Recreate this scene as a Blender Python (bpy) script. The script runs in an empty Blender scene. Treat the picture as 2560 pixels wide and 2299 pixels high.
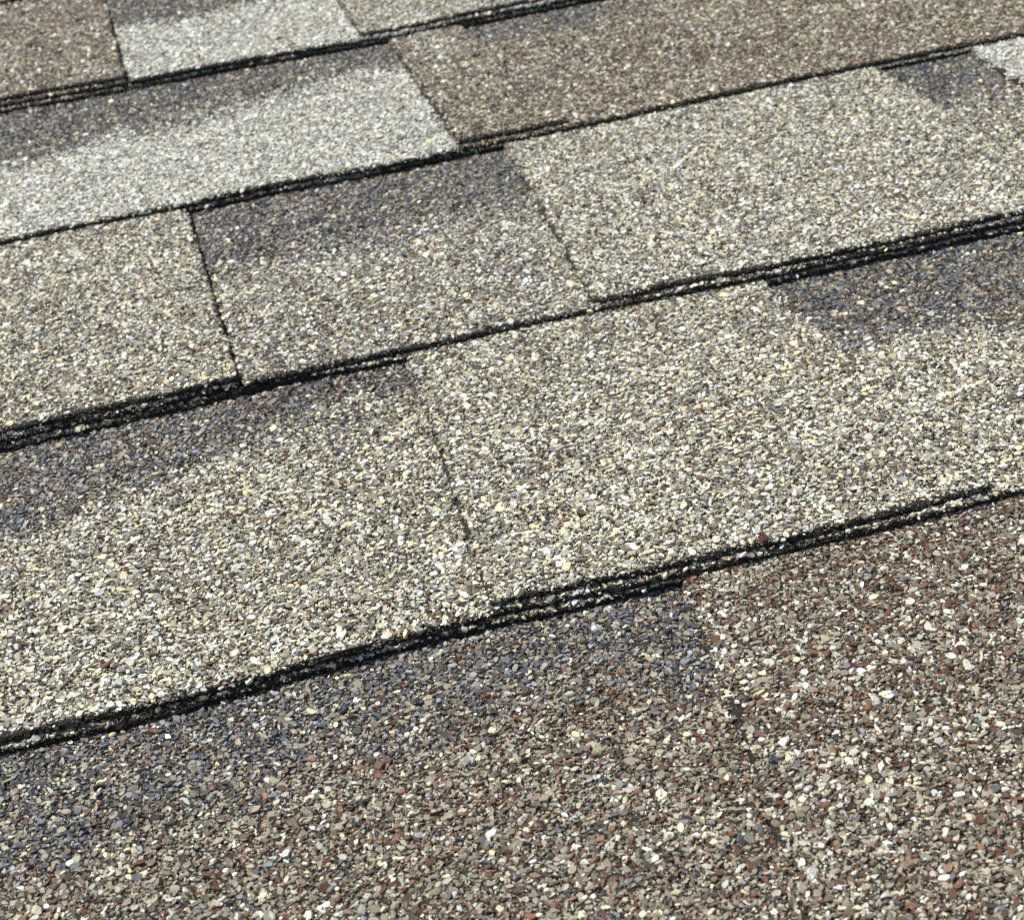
import bpy, bmesh, math
import numpy as np
from mathutils import Matrix, Vector

# ------------------------------------------------------------------ camera, sky, sun, exposure
EXP = 143.0                      # exposure of one shingle course, mm
T = 2.0                          # thickness of one layer, mm
PITCH = math.radians(22.6)       # slope of the roof
ROOF = Matrix.Translation((0, 0, 3.0)) @ Matrix.Rotation(PITCH, 4, 'X')   # roof plane (u, v, w) -> world
W, H = 2560, 2299
F_PX = 4499.5
CA, CB, CR, CH, CV = 0.58759809, 0.21148069, -0.10876624, 2.03861816, -1.4908407

sc = bpy.context.scene
col = sc.collection

def cam_axes():
    ca, sa = math.cos(CA), math.sin(CA)
    d = Vector((math.sin(CB) * ca, math.cos(CB) * ca, -sa))
    r = Vector((math.cos(CB), -math.sin(CB), 0)); up = r.cross(d)
    r2 = math.cos(CR) * r + math.sin(CR) * up
    u2 = -math.sin(CR) * r + math.cos(CR) * up
    return r2, u2, d
R_, U_, D_ = cam_axes()
CAM_POS = Vector((0, CV * EXP, CH * EXP + T * 0.6)) * 0.001
cam = bpy.data.cameras.new('camera')
camo = bpy.data.objects.new('camera', cam); col.objects.link(camo); sc.camera = camo
m = Matrix.Identity(4)
for i in range(3):
    m[i][0] = R_[i]; m[i][1] = U_[i]; m[i][2] = -D_[i]; m[i][3] = CAM_POS[i]
camo.matrix_world = ROOF @ m
cam.sensor_width = 36.0
cam.lens = F_PX / W * 36.0
cam.clip_start = 0.02; cam.clip_end = 100.0
cam.dof.use_dof = True
cam.dof.focus_distance = 0.465
cam.dof.aperture_fstop = 36.0
cam.dof.aperture_blades = 7

SUN = Vector((-0.40, 0.50, 0.78)).normalized()          # towards the sun, roof coordinates
sun_w = (ROOF.to_3x3() @ SUN).normalized()
wd = bpy.data.worlds.new('World'); sc.world = wd; wd.use_nodes = True
nt = wd.node_tree; nt.nodes.clear()
sky = nt.nodes.new('ShaderNodeTexSky'); sky.sky_type = 'NISHITA'; sky.sun_disc = False
sky.sun_elevation = math.asin(sun_w.z); sky.sun_rotation = math.atan2(sun_w.x, sun_w.y)
bg = nt.nodes.new('ShaderNodeBackground'); bg.inputs[1].default_value = 0.07
ow = nt.nodes.new('ShaderNodeOutputWorld')
nt.links.new(sky.outputs[0], bg.inputs[0]); nt.links.new(bg.outputs[0], ow.inputs[0])
sl = bpy.data.lights.new('sun', 'SUN'); sl.energy = 5.0; sl.angle = math.radians(0.53); sl.color = (1.0, 0.962, 0.845)
slo = bpy.data.objects.new('sun', sl); col.objects.link(slo)
slo.rotation_euler = sun_w.to_track_quat('Z', 'Y').to_euler(); slo.location = (0, 0, 6)
sc.view_settings.view_transform = 'Standard'; sc.view_settings.look = 'None'
sc.view_settings.exposure = 0.28; sc.view_settings.gamma = 1.0
sc.render.engine = 'CYCLES'
sc.cycles.use_denoising = False
sc.cycles.max_bounces = 4; sc.cycles.diffuse_bounces = 3; sc.cycles.glossy_bounces = 2

# ------------------------------------------------------------------ noise helpers (numpy)
rng = np.random.default_rng(7)
def _h(ix, iy, seed):
    n = (ix.astype(np.int64) * 374761393 + iy.astype(np.int64) * 668265263 + seed * 2147483647) & 0xFFFFFFFF
    n = ((n ^ (n >> 13)) * 1274126177) & 0xFFFFFFFF
    n = ((n ^ (n >> 16)) * 2246822519) & 0xFFFFFFFF
    return ((n ^ (n >> 15)) & 0xFFFFFF) / float(0xFFFFFF) * 2 - 1
def vn(x, y, sx, sy=None, seed=0):
    """value noise in -1..1; x, y in mm, sx, sy the cell size in mm"""
    sy = sy or sx
    x = np.asarray(x, float) / sx; y = np.asarray(y, float) / sy
    x, y = np.broadcast_arrays(x, y)
    ix = np.floor(x); iy = np.floor(y); fx = x - ix; fy = y - iy
    fx = fx * fx * (3 - 2 * fx); fy = fy * fy * (3 - 2 * fy)
    a = _h(ix, iy, seed); b = _h(ix + 1, iy, seed); c = _h(ix, iy + 1, seed); d = _h(ix + 1, iy + 1, seed)
    return (a * (1 - fx) + b * fx) * (1 - fy) + (c * (1 - fx) + d * fx) * fy
def sstep(x, a, b):
    t = np.clip((x - a) / (b - a), 0, 1); return t * t * (3 - 2 * t)

# ------------------------------------------------------------------ the zone where granules are modelled
def back(px, py):
    x = (px - W / 2) / F_PX; y = -(py - H / 2) / F_PX
    d = D_ + R_ * x + U_ * y
    t = -CH * EXP / d.z
    return (t * d.x, t * d.y + CV * EXP)
MX = 170
ZONE = [back(-MX, H + MX), back(W + MX, H + MX), back(W + MX, -MX), back(-MX, -MX)]
def in_zone(u, v):
    ok = np.ones(np.shape(u), bool)
    for i in range(4):
        a, b = ZONE[i], ZONE[(i + 1) % 4]
        ok &= ((b[0] - a[0]) * (v - a[1]) - (b[1] - a[1]) * (u - a[0])) > 0
    return ok
ZU = (min(p[0] for p in ZONE) - 5, max(p[0] for p in ZONE) + 5)
ZV = (min(p[1] for p in ZONE) - 5, max(p[1] for p in ZONE) + 5)

# ------------------------------------------------------------------ butt lines of the courses
BUTT = {
    4: ([-.3, .3, .94, 1.16, 1.6, 3], [3.996, 3.976, 3.958, 3.971, 3.994, 4.0]),
    3: ([-.35, .16, .46, .74, .91, 1.21, 1.68, 2.18, 2.64], [3.0, 2.998, 3.016, 3.005, 3.012, 3.013, 3.024, 3.030, 3.040]),
    2: ([-.38, .14, .52, .98, 1.41, 2.05], [1.998, 2.014, 2.010, 2.006, 1.988, 1.975]),
    1: ([-.41, -.15, .2, .51, .83, 1.21, 1.52], [1.002, .998, 1.010, 1.011, .994, .983, .995]),
}
def butt(n, u):
    """v of the lower edge of course n's backing, mm"""
    u = np.asarray(u, float)
    if n in BUTT:
        xs, ys = BUTT[n]
        o = np.interp(u / EXP, xs, ys) * EXP
    else:
        o = np.full(u.shape, n * EXP)
    return o + 0.35 * vn(u, n * 31.7, 23, seed=3) + 0.22 * vn(u, n * 17.3, 6, seed=4)
def lay(n, u):
    """how far the cut-out edge of course n-1 peeps out below the butt of course n, mm"""
    return 1.35 + .9 * vn(u, n * 5.1, 40, seed=9) + 0.35 * vn(u, n * 7.7, 5, seed=10)
def warp(u, v):
    return 0.65 * vn(u, v, 95, 70, seed=21) + 0.18 * vn(u, v, 33, 40, seed=22)
def lift(n, u):
    return 0.30 * (vn(u, n * 11.3, 45, seed=33) + 0.7)
def zsurf(n, u, v, level):
    s = v / EXP - n
    return 2 * T * (1 - s) + level * T + warp(u, v) + lift(n, u) * np.exp(-np.clip(v - n * EXP, 0, None) / 18.0)

# ------------------------------------------------------------------ materials
def new_mat(name):
    m = bpy.data.materials.new(name); m.use_nodes = True
    n = m.node_tree; b = n.nodes['Principled BSDF']
    return m, n, b
def mk(n, t, **kw):
    x = n.nodes.new(t)
    for k, v in kw.items(): setattr(x, k, v)
    return x
# crushed stone granules: colour of each stone from its own attribute, fine mottling and pitting on top
M_GRAN, n, b = new_mat('stone_granules')
at = mk(n, 'ShaderNodeVertexColor', layer_name='stone')
tc = mk(n, 'ShaderNodeTexCoord')
no = mk(n, 'ShaderNodeTexNoise'); no.inputs['Scale'].default_value = 2600; no.inputs['Detail'].default_value = 3
n.links.new(tc.outputs['Object'], no.inputs['Vector'])
mr = mk(n, 'ShaderNodeMapRange'); mr.inputs['From Min'].default_value = .3; mr.inputs['From Max'].default_value = .7
mr.inputs['To Min'].default_value = .74; mr.inputs['To Max'].default_value = 1.16
n.links.new(no.outputs['Fac'], mr.inputs['Value'])
mx = mk(n, 'ShaderNodeVectorMath', operation='SCALE')
n.links.new(at.outputs['Color'], mx.inputs[0]); n.links.new(mr.outputs['Result'], mx.inputs['Scale'])
n.links.new(mx.outputs['Vector'], b.inputs['Base Color'])
bp = mk(n, 'ShaderNodeBump'); bp.inputs['Strength'].default_value = .5; bp.inputs['Distance'].default_value = .00012
n.links.new(no.outputs['Fac'], bp.inputs['Height']); n.links.new(bp.outputs['Normal'], b.inputs['Normal'])
b.inputs['Roughness'].default_value = .52
# bare asphalt at the cut edges and between the stones
M_ASPH, n, b = new_mat('asphalt')
tc = mk(n, 'ShaderNodeTexCoord')
no = mk(n, 'ShaderNodeTexNoise'); no.inputs['Scale'].default_value = 1900; no.inputs['Detail'].default_value = 5; no.inputs['Roughness'].default_value = .7
n.links.new(tc.outputs['Object'], no.inputs['Vector'])
cr = mk(n, 'ShaderNodeValToRGB')
cr.color_ramp.elements[0].position = .35; cr.color_ramp.elements[0].color = (.006, .006, .005, 1)
cr.color_ramp.elements[1].position = .72; cr.color_ramp.elements[1].color = (.034, .032, .025, 1)
n.links.new(no.outputs['Fac'], cr.inputs['Fac']); n.links.new(cr.outputs['Color'], b.inputs['Base Color'])
bp = mk(n, 'ShaderNodeBump'); bp.inputs['Strength'].default_value = 1.0; bp.inputs['Distance'].default_value = .0004
n.links.new(no.outputs['Fac'], bp.inputs['Height']); n.links.new(bp.outputs['Normal'], b.inputs['Normal'])
b.inputs['Roughness'].default_value = .75; b.inputs['Specular IOR Level'].default_value = .3
M_TAR, n, b = new_mat('smooth_tar')
b.inputs['Base Color'].default_value = (.010, .010, .010, 1); b.inputs['Roughness'].default_value = .33
# granule cover of the parts of the roof away from the photograph
PAL = np.array([(231, 232, 224), (192, 191, 180), (235, 223, 184), (143, 136, 120), (166, 156, 133),
                (98, 82, 67), (110, 76, 58), (99, 102, 112), (58, 60, 68), (80, 78, 68), (136, 139, 150)], float) / 255
PAL = np.where(PAL <= .04045, PAL / 12.92, ((PAL + .055) / 1.055) ** 2.4)
MIX = {
    'cream':  [.15, .17, .16, .30, .07, .045, .035, .01, .00, .05, .01],
    'pale':   [.20, .21, .12, .26, .06, .055, .04, .02, .00, .04, .01],
    'mixed':  [.15, .19, .09, .27, .08, .05, .05, .04, .01, .04, .03],
    'white':  [.44, .32, .07, .10, .05, .01, .00, .01, .00, .01, .01],
    'darkband': [.010, .025, .02, .24, .07, .05, .07, .25, .14, .07, .06],  # dark slate-blue stones of the backing's own printed band
    'brown':  [.045, .10, .06, .29, .14, .16, .14, .01, .00, .05, .01],
    'redtab': [.055, .09, .04, .34, .07, .10, .19, .01, .01, .05, .01],
    'redback': [.025, .07, .035, .40, .08, .10, .18, .03, .02, .05, .015],
}
for k in MIX:
    a = np.array(MIX[k]); MIX[k] = a / a.sum()
KEYS = list(MIX)
def far_mat(key):
    m, n, b = new_mat('granule_cover_' + key)
    tc = mk(n, 'ShaderNodeTexCoord')
    vo = mk(n, 'ShaderNodeTexVoronoi'); vo.inputs['Scale'].default_value = 900
    n.links.new(tc.outputs['Object'], vo.inputs['Vector'])
    sp = mk(n, 'ShaderNodeSeparateColor'); n.links.new(vo.outputs['Color'], sp.inputs['Color'])
    cr = mk(n, 'ShaderNodeValToRGB'); cr.color_ramp.interpolation = 'CONSTANT'
    e = cr.color_ramp.elements; acc = 0; first = True
    for c, w in zip(PAL, MIX[key]):
        if w < .005: continue
        if first: e[0].position = 0; e[0].color = (*c, 1); first = False
        else: x = e.new(min(acc, .999)); x.color = (*c, 1)
        acc += w
    e.remove(e[len(e) - 1]) if e[len(e) - 1].position >= .9999 else None
    n.links.new(sp.outputs['Red'], cr.inputs['Fac']); n.links.new(cr.outputs['Color'], b.inputs['Base Color'])
    iv = mk(n, 'ShaderNodeMath', operation='SUBTRACT'); iv.inputs[0].default_value = 1
    n.links.new(vo.outputs['Distance'], iv.inputs[1])
    bp = mk(n, 'ShaderNodeBump'); bp.inputs['Strength'].default_value = 1; bp.inputs['Distance'].default_value = .0008
    n.links.new(iv.outputs[0], bp.inputs['Height']); n.links.new(bp.outputs['Normal'], b.inputs['Normal'])
    b.inputs['Roughness'].default_value = .6
    return m
FAR = {k: far_mat(k) for k in KEYS}
M_WOOD, n, b = new_mat('deck_board')
no = mk(n, 'ShaderNodeTexNoise'); no.inputs['Scale'].default_value = 40
cr = mk(n, 'ShaderNodeValToRGB'); cr.color_ramp.elements[0].color = (.16, .10, .05, 1); cr.color_ramp.elements[1].color = (.34, .24, .13, 1)
n.links.new(no.outputs['Fac'], cr.inputs['Fac']); n.links.new(cr.outputs['Color'], b.inputs['Base Color'])

# ------------------------------------------------------------------ stone templates: small crushed-rock hulls
def rocks(count, npts, seed):
    r = np.random.default_rng(seed); out = []
    for k in range(count):
        p = r.normal(size=(npts, 3)); p /= np.linalg.norm(p, axis=1)[:, None]
        p *= r.uniform(.72, 1.12, (npts, 1))
        p = np.sign(p) * np.abs(p) ** .8
        p[:, 2] = np.clip(p[:, 2], -9, r.uniform(.45, .8))           # a broken, flat-ish upper face
        p[:, 2] += r.normal(size=npts) * .03
        bm = bmesh.new()
        vs = [bm.verts.new(q) for q in p]
        res = bmesh.ops.convex_hull(bm, input=vs)
        bmesh.ops.delete(bm, geom=[v for v in bm.verts if not v.link_faces], context='VERTS')
        bmesh.ops.triangulate(bm, faces=bm.faces[:])
        bmesh.ops.recalc_face_normals(bm, faces=bm.faces[:])
        bm.verts.ensure_lookup_table(); bm.verts.index_update()
        V = np.array([v.co[:] for v in bm.verts]); Fc = np.array([[v.index for v in f.verts] for f in bm.faces])
        bm.free()
        V[:, :2] -= V[:, :2].mean(0)
        V[:, :2] /= np.abs(V[:, :2]).max()
        out.append((V, Fc))
    return out
def chips(count, seed):
    r = np.random.default_rng(seed); out = []
    for k in range(count):
        n = int(r.integers(5, 8))
        th = (np.arange(n) + r.uniform(-.33, .33, n)) * 2 * np.pi / n + r.uniform(0, 6)
        rad = r.uniform(.78, 1.12, n)
        base = np.stack([np.cos(th) * rad, np.sin(th) * rad, np.full(n, -.55)], 1)
        mid = base * [1, 1, 0]; mid[:, 2] = r.uniform(-.25, .2, n)
        ti = r.uniform(.72, .97); off = r.uniform(-.09, .09, 2); sl = r.normal(size=2) * .30
        top = np.stack([mid[:, 0] * ti + off[0], mid[:, 1] * ti + off[1], np.zeros(n)], 1)
        top[:, 2] = .5 + top[:, 0] * sl[0] + top[:, 1] * sl[1] + r.normal(size=n) * .05
        V = np.concatenate([base, mid, top]); F = []
        for i in range(n):
            j = (i + 1) % n
            F += [(i, j, n + j), (i, n + j, n + i)]
            F += [(n + i, n + j, 2 * n + j), (n + i, 2 * n + j, 2 * n + i)]
        q = int(r.integers(0, n))
        for i in range(1, n - 1): F.append((2 * n + q, 2 * n + (q + i) % n, 2 * n + (q + i + 1) % n))
        V[:, :2] /= np.abs(V[:, :2]).max()
        out.append((V, np.array(F)))
    return out
ROCK = chips(40, 8) + rocks(14, 10, 5)
GRIT = rocks(10, 6, 6)

class Bag:
    """collects vertices, faces, material slots and stone colours of one mesh"""
    def __init__(s): s.v = []; s.c = []; s.f3 = []; s.m3 = []; s.f4 = []; s.m4 = []; s.n = 0
    def add(s, v, f, mat, c=None):
        v = np.asarray(v, float); f = np.asarray(f, np.int64)
        if len(v) == 0: return
        s.v.append(v); s.c.append(np.full((len(v), 3), .2) if c is None else c)
        mat = np.broadcast_to(mat, (len(f),))
        (s.f3 if f.shape[1] == 3 else s.f4).append(f + s.n); (s.m3 if f.shape[1] == 3 else s.m4).append(mat)
        s.n += len(v)
    def build(s, name, mats, parent, org):
        v = (np.concatenate(s.v) - org) * .001
        f3 = np.concatenate(s.f3) if s.f3 else np.zeros((0, 3), np.int64)
        f4 = np.concatenate(s.f4) if s.f4 else np.zeros((0, 4), np.int64)
        mi = np.concatenate(s.m3 + s.m4)
        me = bpy.data.meshes.new(name)
        me.vertices.add(len(v)); me.vertices.foreach_set('co', v.astype(np.float32).ravel())
        li = np.concatenate([f3.ravel(), f4.ravel()]).astype(np.int32)
        me.loops.add(len(li)); me.loops.foreach_set('vertex_index', li)
        st = np.concatenate([np.arange(len(f3)) * 3, len(f3) * 3 + np.arange(len(f4)) * 4]).astype(np.int32)
        me.polygons.add(len(st)); me.polygons.foreach_set('loop_start', st)
        me.polygons.foreach_set('material_index', mi.astype(np.int32))
        me.update(calc_edges=True)
        sf = me.attributes.new('sharp_face', 'BOOLEAN', 'FACE'); sf.data.foreach_set('value', np.ones(len(st), bool))
        c = np.ones((len(v), 4), np.float32); c[:, :3] = np.concatenate(s.c)
        ca = me.color_attributes.new('stone', 'FLOAT_COLOR', 'POINT'); ca.data.foreach_set('color', c.ravel())
        for m_ in mats: me.materials.append(m_)
        o = bpy.data.objects.new(name, me); col.objects.link(o); o.parent = parent
        return o

def scatter(bag, tmpl, P, size, flat, tilt, colr, r):
    """put one rotated, scaled stone at each point"""
    N = len(P)
    if N == 0: return
    k = r.integers(0, len(tmpl), N)
    yaw = r.uniform(0, 2 * np.pi, N); tx = r.normal(size=N) * tilt; ty = r.normal(size=N) * tilt
    sx = size; sy = size * r.uniform(.38, .9, N); sz = size * flat
    cy, sy_ = np.cos(yaw), np.sin(yaw)
    for j in range(len(tmpl)):
        idx = np.nonzero(k == j)[0]
        if len(idx) == 0: continue
        V, Fc = tmpl[j]
        X = V[None, :, 0] * sx[idx, None]; Y = V[None, :, 1] * sy[idx, None]; Z = V[None, :, 2] * sz[idx, None]
        a = tx[idx, None]; b_ = ty[idx, None]
        Y, Z = Y * np.cos(a) - Z * np.sin(a), Y * np.sin(a) + Z * np.cos(a)
        X, Z = X * np.cos(b_) + Z * np.sin(b_), -X * np.sin(b_) + Z * np.cos(b_)
        x = X * cy[idx, None] - Y * sy_[idx, None]; y = X * sy_[idx, None] + Y * cy[idx, None]
        v = np.stack([x + P[idx, None, 0], y + P[idx, None, 1], Z + P[idx, None, 2]], -1).reshape(-1, 3)
        f = (Fc[None] + (np.arange(len(idx)) * len(V))[:, None, None]).reshape(-1, 3)
        bag.add(v, f, 1, np.repeat(colr[idx], len(V), 0))

def stone_colours(wt, r):
    """one palette colour per stone; wt (N, K) weights"""
    cum = np.cumsum(wt, 1); cum /= cum[:, -1:]
    k = (r.random((len(wt), 1)) > cum).sum(1).clip(0, len(PAL) - 1)
    c = PAL[k] * np.exp(r.normal(size=(len(wt), 1)) * .23) * (1 + r.normal(size=(len(wt), 3)) * .03)
    return np.clip(c, .004, .86) * .93, k

# ------------------------------------------------------------------ one sheet (backing strip, tab or headlap strip)
RIM = [(.30, -1.0), (.05, -.80), (0., -.58), (.30, -.32), (.75, -.12), (1.35, 0.)]     # inset mm, drop in layers
def lines(a, b, z0, z1, fine, coarse):
    xs = [a]
    while xs[-1] < b:
        x = xs[-1]; xs.append(x + (fine if z0 < x < z1 else coarse))
    xs[-1] = b
    if len(xs) > 2 and xs[-1] - xs[-2] < fine * .4: xs.pop(-2)
    return np.array(xs)

def sheet(bag, n, level, front, back_v, left, right, far_slot, corner=1.6, seed=0):
    """front(u) and back_v(u): v of the lower and upper edge; left(v), right(v): u of the side edges (mm)"""
    v0, v1 = n * EXP, float(np.max(back_v(np.array([0.]))))
    ua, ub = float(left(np.array([v0]))[0]), float(right(np.array([v0]))[0])
    A = lines(0, ub - ua, ZU[0] - ua, ZU[1] - ua, .8, 14.) / (ub - ua)          # 0..1 along u
    B = lines(0, v1 - v0, 0, 6, 1.2, 6.) / (v1 - v0)
    w = ub - ua; h = v1 - v0
    nr = len(RIM)
    a = np.concatenate([[0] * nr, A[1:-1], [1] * nr]); ai = np.concatenate([[q[0] for q in RIM], np.zeros(len(A) - 2), [-q[0] for q in RIM[::-1]]])
    ad = np.concatenate([[q[1] for q in RIM], np.zeros(len(A) - 2), [q[1] for q in RIM[::-1]]])
    b_ = np.concatenate([[0] * nr, B[1:]]); bi = np.concatenate([[q[0] for q in RIM], np.zeros(len(B) - 1)])
    bd = np.concatenate([[q[1] for q in RIM], np.zeros(len(B) - 1)])
    ok = (a > .9 / w) & (a < 1 - .9 / w) | (ad < 0) | (ai != 0)
    a, ai, ad = a[ok], ai[ok], ad[ok]
    ok = (b_ > .9 / h) | (bi != 0) | (bd < 0)
    b_, bi, bd = b_[ok], bi[ok], bd[ok]
    AA, BB = np.meshgrid(a * w, b_ * h, indexing='ij')
    DA, DB = np.meshgrid(ai, bi, indexing='ij')
    drop = np.minimum(*np.meshgrid(ad, bd, indexing='ij'))
    AA = AA + DA; BB = BB + DB
    # rounded lower corners
    for side in (0, 1):
        x = (AA if side == 0 else w - AA) - corner; y = BB - corner
        q = (x < 0) & (y < 0)
        l = np.hypot(x, y); k = np.where(l > 0, np.maximum(np.abs(x), np.abs(y)) / np.maximum(l, 1e-9), 1)
        nx = np.where(q, x * k, x) + corner
        AA = nx if side == 0 else w - nx
        BB = np.where(q, y * k, y) + corner
    f = AA / w; g = BB / h
    v_lin = v0 + g * h
    L, Rr = left(v_lin), right(v_lin)
    U = L + (Rr - L) * f
    fr, bk = front(U), back_v(U)
    V = fr + (bk - fr) * g
    # ragged cut edges
    edge = (drop < -.01)
    U = U + edge * .16 * vn(V, drop * 9 + AA * .01, 1.6, 1, seed=seed + 41)
    V = V + edge * (.30 * vn(U, drop * 9, 1.5, 1, seed=seed + 42) + .32 * vn(U, drop * 5, 4, 1, seed=seed + 45))
    Z = zsurf(n, U, V, level) + drop * T + np.where(edge, .16 * vn(U, V * 3, 1.6, seed=seed + 43) - .12, -.2)
    na, nb = AA.shape
    idx = np.arange(na * nb).reshape(na, nb)
    F = np.stack([idx[:-1, :-1], idx[1:, :-1], idx[1:, 1:], idx[:-1, 1:]], -1).reshape(-1, 4)
    P = np.stack([U, V, Z], -1).reshape(-1, 3)
    cen = P[F].mean(1)
    dr = drop.ravel()[F].min(1)
    z = in_zone(cen[:, 0], cen[:, 1]) | (dr < -.01)
    bag.add(P, F, np.where(z, 0, far_slot))
    return None

def rimdrop(e):
    return np.interp(e, [0, .30, .75, 1.35], [.58, .32, .12, 0]) * T
# ------------------------------------------------------------------ granules over a sheet
def cover(bag, n, level, inside, weights, edge_dist, seed, region, bare=None):
    """stones over the visible face of a sheet; inside(u, v) masks it, edge_dist(u, v) = mm to its nearest cut edge"""
    r = np.random.default_rng(seed)
    (u0, u1), (va, vb) = region
    u0 = max(u0, ZU[0]); u1 = min(u1, ZU[1]); va = max(va, ZV[0]); vb = min(vb, ZV[1])
    if u1 <= u0 or vb <= va: return
    def grid(sp, jit):
        gx = np.arange(u0, u1, sp); gy = np.arange(va, vb, sp * .866)
        X, Y = np.meshgrid(gx, gy); X = X + (np.arange(len(gy))[:, None] % 2) * sp / 2
        X = X.ravel() + r.uniform(-jit, jit, X.size) * sp; Y = Y.ravel() + r.uniform(-jit, jit, Y.size) * sp
        k = in_zone(X, Y); X, Y = X[k], Y[k]
        k = inside(X, Y); return X[k], Y[k]
    def keep(X, Y, lo, hi):
        lo, hi = (lo, hi) if level else (-.1, 1.2)
        e = edge_dist(X, Y)
        p = sstep(e + .95 * vn(X, Y, 30, 9, seed=seed + 1) + .7 * vn(X, Y, 3, seed=seed + 2), lo, hi)
        if bare is not None: p = p * (1 - bare(X, Y) * (.55 + .45 * np.sign(vn(X, Y, 2.2, seed=seed + 7) + .25)))
        return (r.random(len(X)) < p) & (e > .05)
    for sp, jit, med, sig, fl, tl, zoff in ((1.30, .52, .86, .28, .46, .22, .00), (1.02, .5, .54, .26, .55, .30, -.16), (.95, .5, .30, .28, .6, .45, -.20)):
        X, Y = grid(sp, jit)
        k = keep(X, Y, .2, 1.9); X, Y = X[k], Y[k]
        s = np.clip(np.exp(r.normal(size=len(X)) * sig) * med, .12, 1.65)
        c, kk = stone_colours(weights(X, Y), r)
        z = zsurf(n, X, Y, level) - rimdrop(edge_dist(X, Y)) + zoff + r.uniform(-.14, .16, len(X)) + (s - med) * .12
        scatter(bag, ROCK, np.stack([X, Y, z], -1), s, fl * r.uniform(.8, 1.2, len(X)), tl, c, r)
    # sparkling mineral dust in the bare asphalt near the cut edges
    X, Y = grid(.42, .5)
    e = edge_dist(X, Y)
    p = np.clip(1.3 - e / 2.4, 0, 1)
    if bare is not None: p = np.maximum(p, bare(X, Y) * .7)
    k = (r.random(len(X)) < p) & (e > .05); X, Y = X[k], Y[k]
    z = zsurf(n, X, Y, level) - rimdrop(edge_dist(X, Y)) + r.uniform(-.14, .10, len(X))
    s = r.uniform(.06, .24, len(X))
    c, kk = stone_colours(np.tile(MIX['redback'] * .6 + MIX['cream'] * .4, (len(X), 1)), r)
    scatter(bag, GRIT, np.stack([X, Y, z], -1), s, np.full(len(X), .8), .8, c * r.uniform(.25, 1.0, (len(X), 1)), r)

def grit_on_edge(bag, n, level, ulo, uhi, front, seed, dens=1.1):
    """dust and a few half-buried stones on the cut face of a lower edge"""
    r = np.random.default_rng(seed)
    ulo = max(ulo + 1, ZU[0]); uhi = min(uhi - 1, ZU[1])
    if uhi <= ulo: return
    N = int((uhi - ulo) * dens * 9)
    U = r.uniform(ulo, uhi, N); q = r.uniform(.15, 1, N)
    ins = np.interp(q, np.linspace(0, 1, len(RIM)), [x[0] for x in RIM]); dr = np.interp(q, np.linspace(0, 1, len(RIM)), [x[1] for x in RIM])
    V = front(U) + ins; k = in_zone(U, V); U, V, dr = U[k], V[k], dr[k]
    P = np.stack([U, V + .02, zsurf(n, U, V, level) + dr * T], -1)
    c, _ = stone_colours(np.tile(MIX['redback'] * .5 + MIX['cream'] * .5, (len(U), 1)), r)
    scatter(bag, GRIT, P, r.uniform(.06, .27, len(U)), np.full(len(U), .8), .8, c * r.uniform(.4, 1.1, (len(U), 1)), r)
    N = int((uhi - ulo) * .55)
    U = r.uniform(ulo, uhi, N); V = front(U) + r.uniform(0, .5, N); k = in_zone(U, V) & (vn(U, V, 30, seed=seed) > -.2); U, V = U[k], V[k]
    P = np.stack([U, V, zsurf(n, U, V, level) - r.uniform(.05, .85, len(U)) * T], -1)
    c, _ = stone_colours(np.tile(MIX['cream'], (len(U), 1)), r)
    scatter(bag, ROCK, P, r.uniform(.25, .6, len(U)), np.full(len(U), .7), .5, c * .8, r)

def grit_on_side(bag, n, side, va, vb, weights, seed, dens, s=1):
    """stones pressed against the side edge of a tab; side(v) gives its u, s = 1 for a left-hand edge"""
    r = np.random.default_rng(seed)
    N = int((vb - va) * dens)
    V = r.uniform(va, vb, N); U = side(V) + s * r.uniform(-.75, .45, N); k = in_zone(U, V) & (vn(V, 0, 7, seed=seed) + .5 * vn(V, 9, 2.5, seed=seed) > -.25)
    U, V = U[k], V[k]
    q = np.clip((s * (U - side(V)) + .75) / 1.0, 0, 1)
    P = np.stack([U, V, zsurf(n, U, V, 0) + T * (q ** .8) - .05], -1)
    c, _ = stone_colours(weights(U, V), r)
    scatter(bag, ROCK, P, np.exp(r.normal(size=len(U)) * .3) * .55, np.full(len(U), .6), .45, c, r)

# ------------------------------------------------------------------ colour layout of a backing: dark band above, blend below
def W_const(key): return lambda u, v: np.tile(MIX[key], (len(u), 1))
def clump(u, v, w, seed):
    """the granule drops are not even: light, dark and red stones gather in soft clumps"""
    w = w.copy()
    a = vn(u, v, 16, 9, seed=seed); b2 = vn(u, v, 11, 7, seed=seed + 1); c2 = vn(u, v, 14, 9, seed=seed + 2)
    w[:, [0, 1, 2]] *= np.exp(.42 * a)[:, None]; w[:, [5, 6, 9]] *= np.exp(.5 * b2)[:, None]
    w[:, 2] *= np.exp(.5 * c2); w[:, [7, 8, 10]] *= np.exp(-.4 * c2)[:, None]
    return w
def W_band(key, sfun, soft=.085):
    """shadow blend above s = sfun(u), key below"""
    def f(u, v, n):
        s = v / EXP - n
        e = s + .035 - sfun(u / EXP) + .04 * vn(u, v, 26, 14, seed=60 + n) + .03 * vn(u, v, 7, 6, seed=70 + n)
        k = sstep(e, -soft, soft)[:, None]
        return MIX['darkband'][None] * k + MIX[key][None] * (1 - k)
    return f

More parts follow.
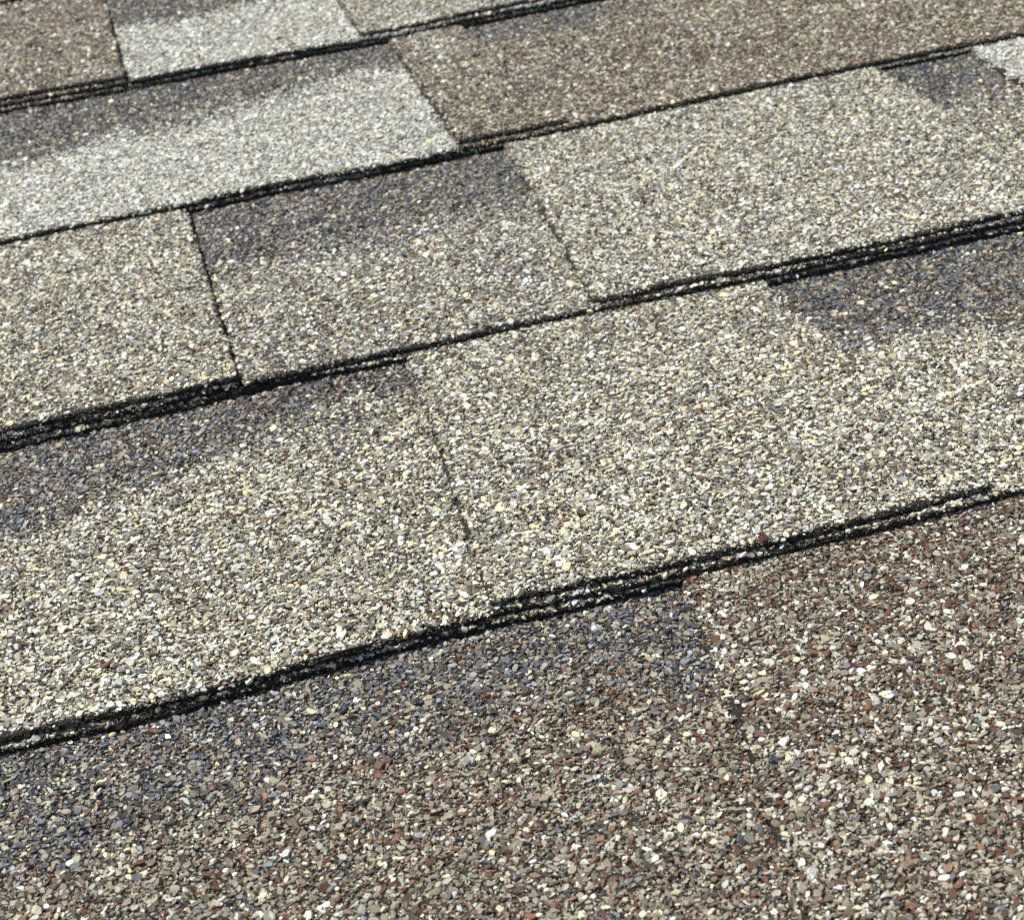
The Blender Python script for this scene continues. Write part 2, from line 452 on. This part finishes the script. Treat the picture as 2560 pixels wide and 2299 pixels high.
# ------------------------------------------------------------------ the shingles
def shingle(n, u0, u1, tabs, backing_key, band, label, group, bare=None, gap=(0.25, 0.25), name='shingle', smear=None):
    """tabs: list of dicts(l0, l1, r0, r1, key, prot): left edge u at the butt and at the top, right edge the same (units of exposure)"""
    root = bpy.data.objects.new(name, None); col.objects.link(root)
    root.empty_display_size = .02
    org = np.array([u0 * EXP, n * EXP, 0.])
    root.matrix_world = ROOF @ Matrix.Translation(Vector(org * .001))
    root['label'] = label; root['category'] = 'roof shingle'; root['group'] = group
    U0, U1 = u0 * EXP + gap[0], u1 * EXP - gap[1]
    far = FAR[backing_key]; sd = int(n * 100 + 50 + u0 * 10) + 1000
    tab_f = []
    for i, t in enumerate(tabs):
        L = lambda v, t=t: (t['l0'] + (t['l1'] - t['l0']) * (v / EXP - n)) * EXP + .25 * vn(v, t['l0'] * 50, 9, seed=5) if t['l0'] > u0 else np.full(np.shape(v), U0)
        Rf = lambda v, t=t: (t['r0'] + (t['r1'] - t['r0']) * (v / EXP - n)) * EXP + .25 * vn(v, t['r0'] * 50, 9, seed=6) if t['r0'] < u1 else np.full(np.shape(v), U1)
        Fr = lambda u, t=t: butt(n, u) + t.get('prot', 1.5) + .55 * vn(u, n * 3.3, 17, seed=12) + .3 * vn(u, n * 9.1, 5, seed=13)
        tab_f.append((L, Rf, Fr, t))
    # backing strip
    bag = Bag()
    B0 = lambda u: butt(n, u)
    cl = lambda v: np.full(np.shape(v), U0); cr_ = lambda v: np.full(np.shape(v), U1)
    sheet(bag, n, 0, B0, lambda u: np.full(np.shape(u), (n + 1.28) * EXP), cl, cr_, 2, corner=1.4, seed=sd)
    def in_back(u, v):
        o = (u > U0) & (u < U1) & (v > B0(u)) & (v < butt(n + 1, u) + 1.0)
        for L, Rf, Fr, t in tab_f:
            o &= ~((u > L(v) + .5) & (u < Rf(v) - .5) & (v > Fr(u) + .5))
        return o
    def e_back(u, v): return np.minimum(v - B0(u), np.minimum(u - U0, U1 - u) + .35)
    wf = band if band else (lambda u, v, n: MIX[backing_key][None] * np.ones((len(u), 1)))
    reg = ((U0, U1), (n * EXP - 8, (n + 1) * EXP + 8))
    cover(bag, n, 0, in_back, lambda u, v: clump(u, v, wf(u, v, n), 80 + n), e_back, sd + 1, reg, bare)
    grit_on_edge(bag, n, 0, U0, U1, B0, sd + 2)
    bag.build('backing_strip', [M_ASPH, M_GRAN, far], root, org)
    # headlap strip: the upper sheet above the cut-outs, its lower edge just shows under the next butt
    bag = Bag()
    Hf = lambda u: butt(n + 1, u) - lay(n + 1, u)
    hn = n
    def hsheet():
        # same sheet builder; its front edge lies one exposure up, so shift the span
        v1 = (n + 1.9) * EXP
        xs = lines(U0, U1, ZU[0], ZU[1], .8, 14.)
        rows = [(q[0], q[1]) for q in RIM] + [(4., 0.), (12., 0.), (40., 0.), (80, 0.)]
        Uq = np.repeat(xs[:, None], len(rows), 1)
        ins = np.array([q[0] for q in rows])[None]; dp = np.array([q[1] for q in rows])[None]
        ed = (dp < -.01)
        Vq = Hf(Uq) + ins + ed * (.4 * vn(Uq, dp * 9, 1.5, 1, seed=sd + 44) + .3 * vn(Uq, dp * 5, 5, 1, seed=sd + 46))
        Zq = zsurf(n, Uq, Vq, 1) + dp * T - .12
        idx = np.arange(Uq.size).reshape(Uq.shape)
        F = np.stack([idx[:-1, :-1], idx[1:, :-1], idx[1:, 1:], idx[:-1, 1:]], -1).reshape(-1, 4)
        bag.add(np.stack([Uq, Vq, Zq], -1).reshape(-1, 3), F, 0)
    hsheet()
    def in_head(u, v): return (u > U0) & (u < U1) & (v > Hf(u)) & (v < butt(n + 1, u) + 1.)
    cover(bag, n, 1, in_head, lambda u, v: clump(u, v, W_const('cream')(u, v), 90 + n), lambda u, v: v - Hf(u) + .45, sd + 3,
          ((U0, U1), ((n + 1) * EXP - 14, (n + 1) * EXP + 8)))
    grit_on_edge(bag, n, 1, U0, U1, Hf, sd + 4)
    bag.build('headlap_strip', [M_ASPH, M_GRAN, far], root, org)
    # tabs
    for i, (L, Rf, Fr, t) in enumerate(tab_f):
        bag = Bag()
        sheet(bag, n, 1, Fr, lambda u: np.full(np.shape(u), (n + 1) * EXP + 9.), L, Rf, 2, corner=t.get('corner', 2.2), seed=sd + 7 + i)
        def in_tab(u, v): return (u > L(v)) & (u < Rf(v)) & (v > Fr(u)) & (v < butt(n + 1, u) + 1.2)
        so = t.get('side', .3)
        def e_tab(u, v):
            a = np.minimum(u - L(v), Rf(v) - u); b_ = v - Fr(u)
            cc = t.get('corner', 2.2)
            d = np.where((a < cc) & (b_ < cc), cc - np.hypot(cc - a, cc - b_), np.minimum(a + so, b_))
            return d
        wt = t.get('w') or (lambda u, v, n, t=t: MIX[t['key']][None] * np.ones((len(u), 1)))
        reg = ((float(min(L(np.array([n * EXP]))[0], L(np.array([(n + 1.) * EXP]))[0])) - 2, float(max(Rf(np.array([n * EXP]))[0], Rf(np.array([(n + 1.) * EXP]))[0])) + 2), (n * EXP - 8, (n + 1) * EXP + 8))
        cover(bag, n, 1, in_tab, lambda u, v: clump(u, v, wt(u, v, n), 100 + n), e_tab, sd + 11 + i, reg, t.get('bare'))
        grit_on_edge(bag, n, 1, reg[0][0] + 2, reg[0][1] - 2, Fr, sd + 21 + i)
        if t.get('sidegrit'):
            grit_on_side(bag, n, L, n * EXP + t.get('prot', 1.5) + 2, (n + 1) * EXP + 1, lambda u, v: clump(u, v, wt(u, v, n), 100 + n), sd + 31 + i, t['sidegrit'])
        if t.get('rgrit'):
            grit_on_side(bag, n, Rf, n * EXP + 3, (n + 1) * EXP + 1, lambda u, v: clump(u, v, wt(u, v, n), 100 + n), sd + 41 + i, t['rgrit'], s=-1)
        o = bag.build('tab', [M_ASPH, M_GRAN, FAR[t['key']]], root, org)
        if t.get('label'): o['label'] = t['label']
    if smear:
        for (a, b2, rad) in smear:
            xs = np.linspace(a * EXP, b2 * EXP, 60)
            vv = butt(n, xs) + .15 + .12 * vn(xs, 0, 5, seed=77); zz = zsurf(n, xs, vv, 0) + .05
            k = rad * np.sin(np.linspace(.02, np.pi - .02, 60)) ** .6 * (1 + .25 * vn(xs, 3, 3, seed=78))
            th = np.linspace(0, 2 * np.pi, 11)[:-1]
            P = np.stack([np.repeat(xs, 10), (vv[:, None] + np.cos(th)[None] * k[:, None]).ravel(), (zz[:, None] + np.sin(th)[None] * k[:, None] * 1.1).ravel()], -1)
            idx = np.arange(600).reshape(60, 10); j = np.roll(idx, -1, 1)
            F = np.stack([idx[:-1], idx[1:], j[1:], j[:-1]], -1).reshape(-1, 4)
            bg2 = Bag(); bg2.add(P, F, 0); o = bg2.build('tar_bead', [M_TAR], root, org)
            o.data.attributes.remove(o.data.attributes['sharp_face'])
    return root

def blob(pts, rad, k=.9):
    """bare patches along a polyline: scuffs, and the shade line beside a tab (units of exposure)"""
    P = [(np.array(p) * EXP) for p in pts]
    def f(u, v):
        d = np.full(np.shape(u), 1e9)
        for a, b2 in zip(P[:-1], P[1:]):
            w = b2 - a; t = np.clip(((u - a[0]) * w[0] + (v - a[1]) * w[1]) / (w @ w), 0, 1)
            d = np.minimum(d, np.hypot(u - a[0] - t * w[0], v - a[1] - t * w[1]))
        return k * sstep(-d + .9 * vn(u, v, 5, seed=151) + .5 * vn(u, v, 2, seed=152), -rad, -rad * .25)
    return f

G = 'shingles laid in courses on the roof'
# course below the photograph's lower edge only shows a little; E is the lowest course in view
shingle(0, -2.6, 4.4, [dict(l0=.682, l1=.832, r0=9, r1=9, key='redtab', side=.9, sidegrit=2.6, prot=1.6,
                        bare=blob([(.782, .64), (.774, .58), (.760, .50), (.756, .45)], 1.9, 1.0))],
        'redback', W_band('redback', lambda u: np.interp(u, [-.5, -.17, .2, .45, .83], [.70, .74, .80, .84, .76]), .07),
        'nearest asphalt shingle, brown and reddish granules, filling the bottom of the photo', G)
shingle(1, -3.05, 3.95, [dict(l0=.470, l1=.535, r0=1.457, r1=1.390, key='cream', side=.5, prot=2.0, sidegrit=1.1, rgrit=1.0,
                          bare=blob([(.513, 1.66), (.503, 1.50), (.494, 1.36), (.482, 1.2)], 1.3, .85))],
        'cream', W_band('cream', lambda u: np.interp(u, [-.5, -.07, .41, .53, 1.39, 1.66, 2.], [.66, .76, .90, .84, .72, .64, .62])),
        'cream speckled shingle spanning the whole second course from the bottom of the photo', G,
        smear=[(.13, .27, .40)], bare=blob([(1.397, 1.93), (1.425, 1.50), (1.458, 1.03)], 1.3, .6))  # stones thinned out to draw the dark shadow of the tab's right edge
shingle(2, -6.84, .158, [dict(l0=-9, l1=-9, r0=.158, r1=.158, key='cream', side=.15, prot=1.4, corner=1.5)],
        'cream', None, 'cream speckled shingle at the left edge, left of the black joint, below the white', G, gap=(.3, .1))
shingle(2, .158, 7.158, [dict(l0=.983, l1=1.042, r0=2.23, r1=2.165, key='pale', side=.5, prot=2.0, corner=2.6, sidegrit=2.0,
                          bare=blob([(1.02, 2.62), (1.005, 2.45), (1.0, 2.3)], 1.0, .7)),
                    dict(l0=2.455, l1=2.452, r0=9, r1=9, key='white', side=.3, prot=1.6, corner=3.2, sidegrit=2., label='whitish tab with a rounded corner')],
        'mixed', W_band('mixed', lambda u: np.interp(u, [.16, .41, .97, 1.05, 2.1, 2.4], [.60, .64, .68, .66, .76, .72])),
        'grey and white speckled shingle right of the black joint, directly below the brown shingle', G, gap=(.5, .3))
shingle(3, -6.08, .918, [], 'white', W_band('white', lambda u: np.interp(u, [-.3, .12, .5, .78, .92], [.56, .62, .70, .78, .75])),
        'white shingle with a slate blue band, left of the narrow rounded brown tab', G, gap=(.3, .1))
def wB(u, v, n):
    s = v / EXP - n
    k = (.75 * np.exp(-((u / EXP - 1.03) / .09) ** 2) * sstep(s, .25, .8))[:, None]
    return MIX['brown'][None] * (1 - k) + MIX['cream'][None] * k
shingle(3, .918, 7.918, [dict(l0=.918, l1=.92, r0=1.245, r1=1.158, key='brown', side=.35, prot=2.6, corner=3.4, sidegrit=2.2, w=wB)],
        'brown', W_band('brown', lambda u: np.interp(u, [1.1, 1.3, 1.55, 1.75, 1.9], [.82, .84, .80, .98, 1.5])),
        'brown shingle with a narrow rounded tab at its left end, upper right', G, gap=(.2, .3))
shingle(4, -6.93, .092, [dict(l0=-9, l1=-9, r0=.092, r1=.092, key='brown', side=.2, prot=2.2, corner=1.5)],
        'brown', None, 'brown shingle in the top left corner, left of a white one', G, gap=(.3, .1))
shingle(4, .092, 7.092, [dict(l0=.835, l1=.83, r0=2.2, r1=2.15, key='pale', side=.3, prot=2.6, sidegrit=2.5)],
        'white', W_band('white', lambda u: np.interp(u, [.09, .3, .64, .9], [.60, .55, .58, .62])),
        'white shingle at the top edge, right of the brown corner shingle', G, gap=(.4, .3))
shingle(5, -2.3, 4.7, [dict(l0=-1.2, l1=-1.1, r0=-.32, r1=-.38, key='cream')],
        'cream', W_band('cream', lambda u: .6 + 0 * u),
        'topmost shingle, only a thin sliver of its lower edge showing above the brown corner shingle', G)

# ------------------------------------------------------------------ roof deck under the shingles
bm = bmesh.new()
bmesh.ops.create_cube(bm, size=1)
bmesh.ops.scale(bm, vec=(1.62, .96, .012), verts=bm.verts)
bmesh.ops.translate(bm, vec=(.13, .445, -.0125), verts=bm.verts)
bmesh.ops.bevel(bm, geom=bm.edges[:], offset=.001, segments=2, affect='EDGES')
me = bpy.data.meshes.new('roof_deck'); bm.to_mesh(me); bm.free(); me.materials.append(M_WOOD)
o = bpy.data.objects.new('roof_deck', me); col.objects.link(o); o.matrix_world = ROOF; o['kind'] = 'structure'
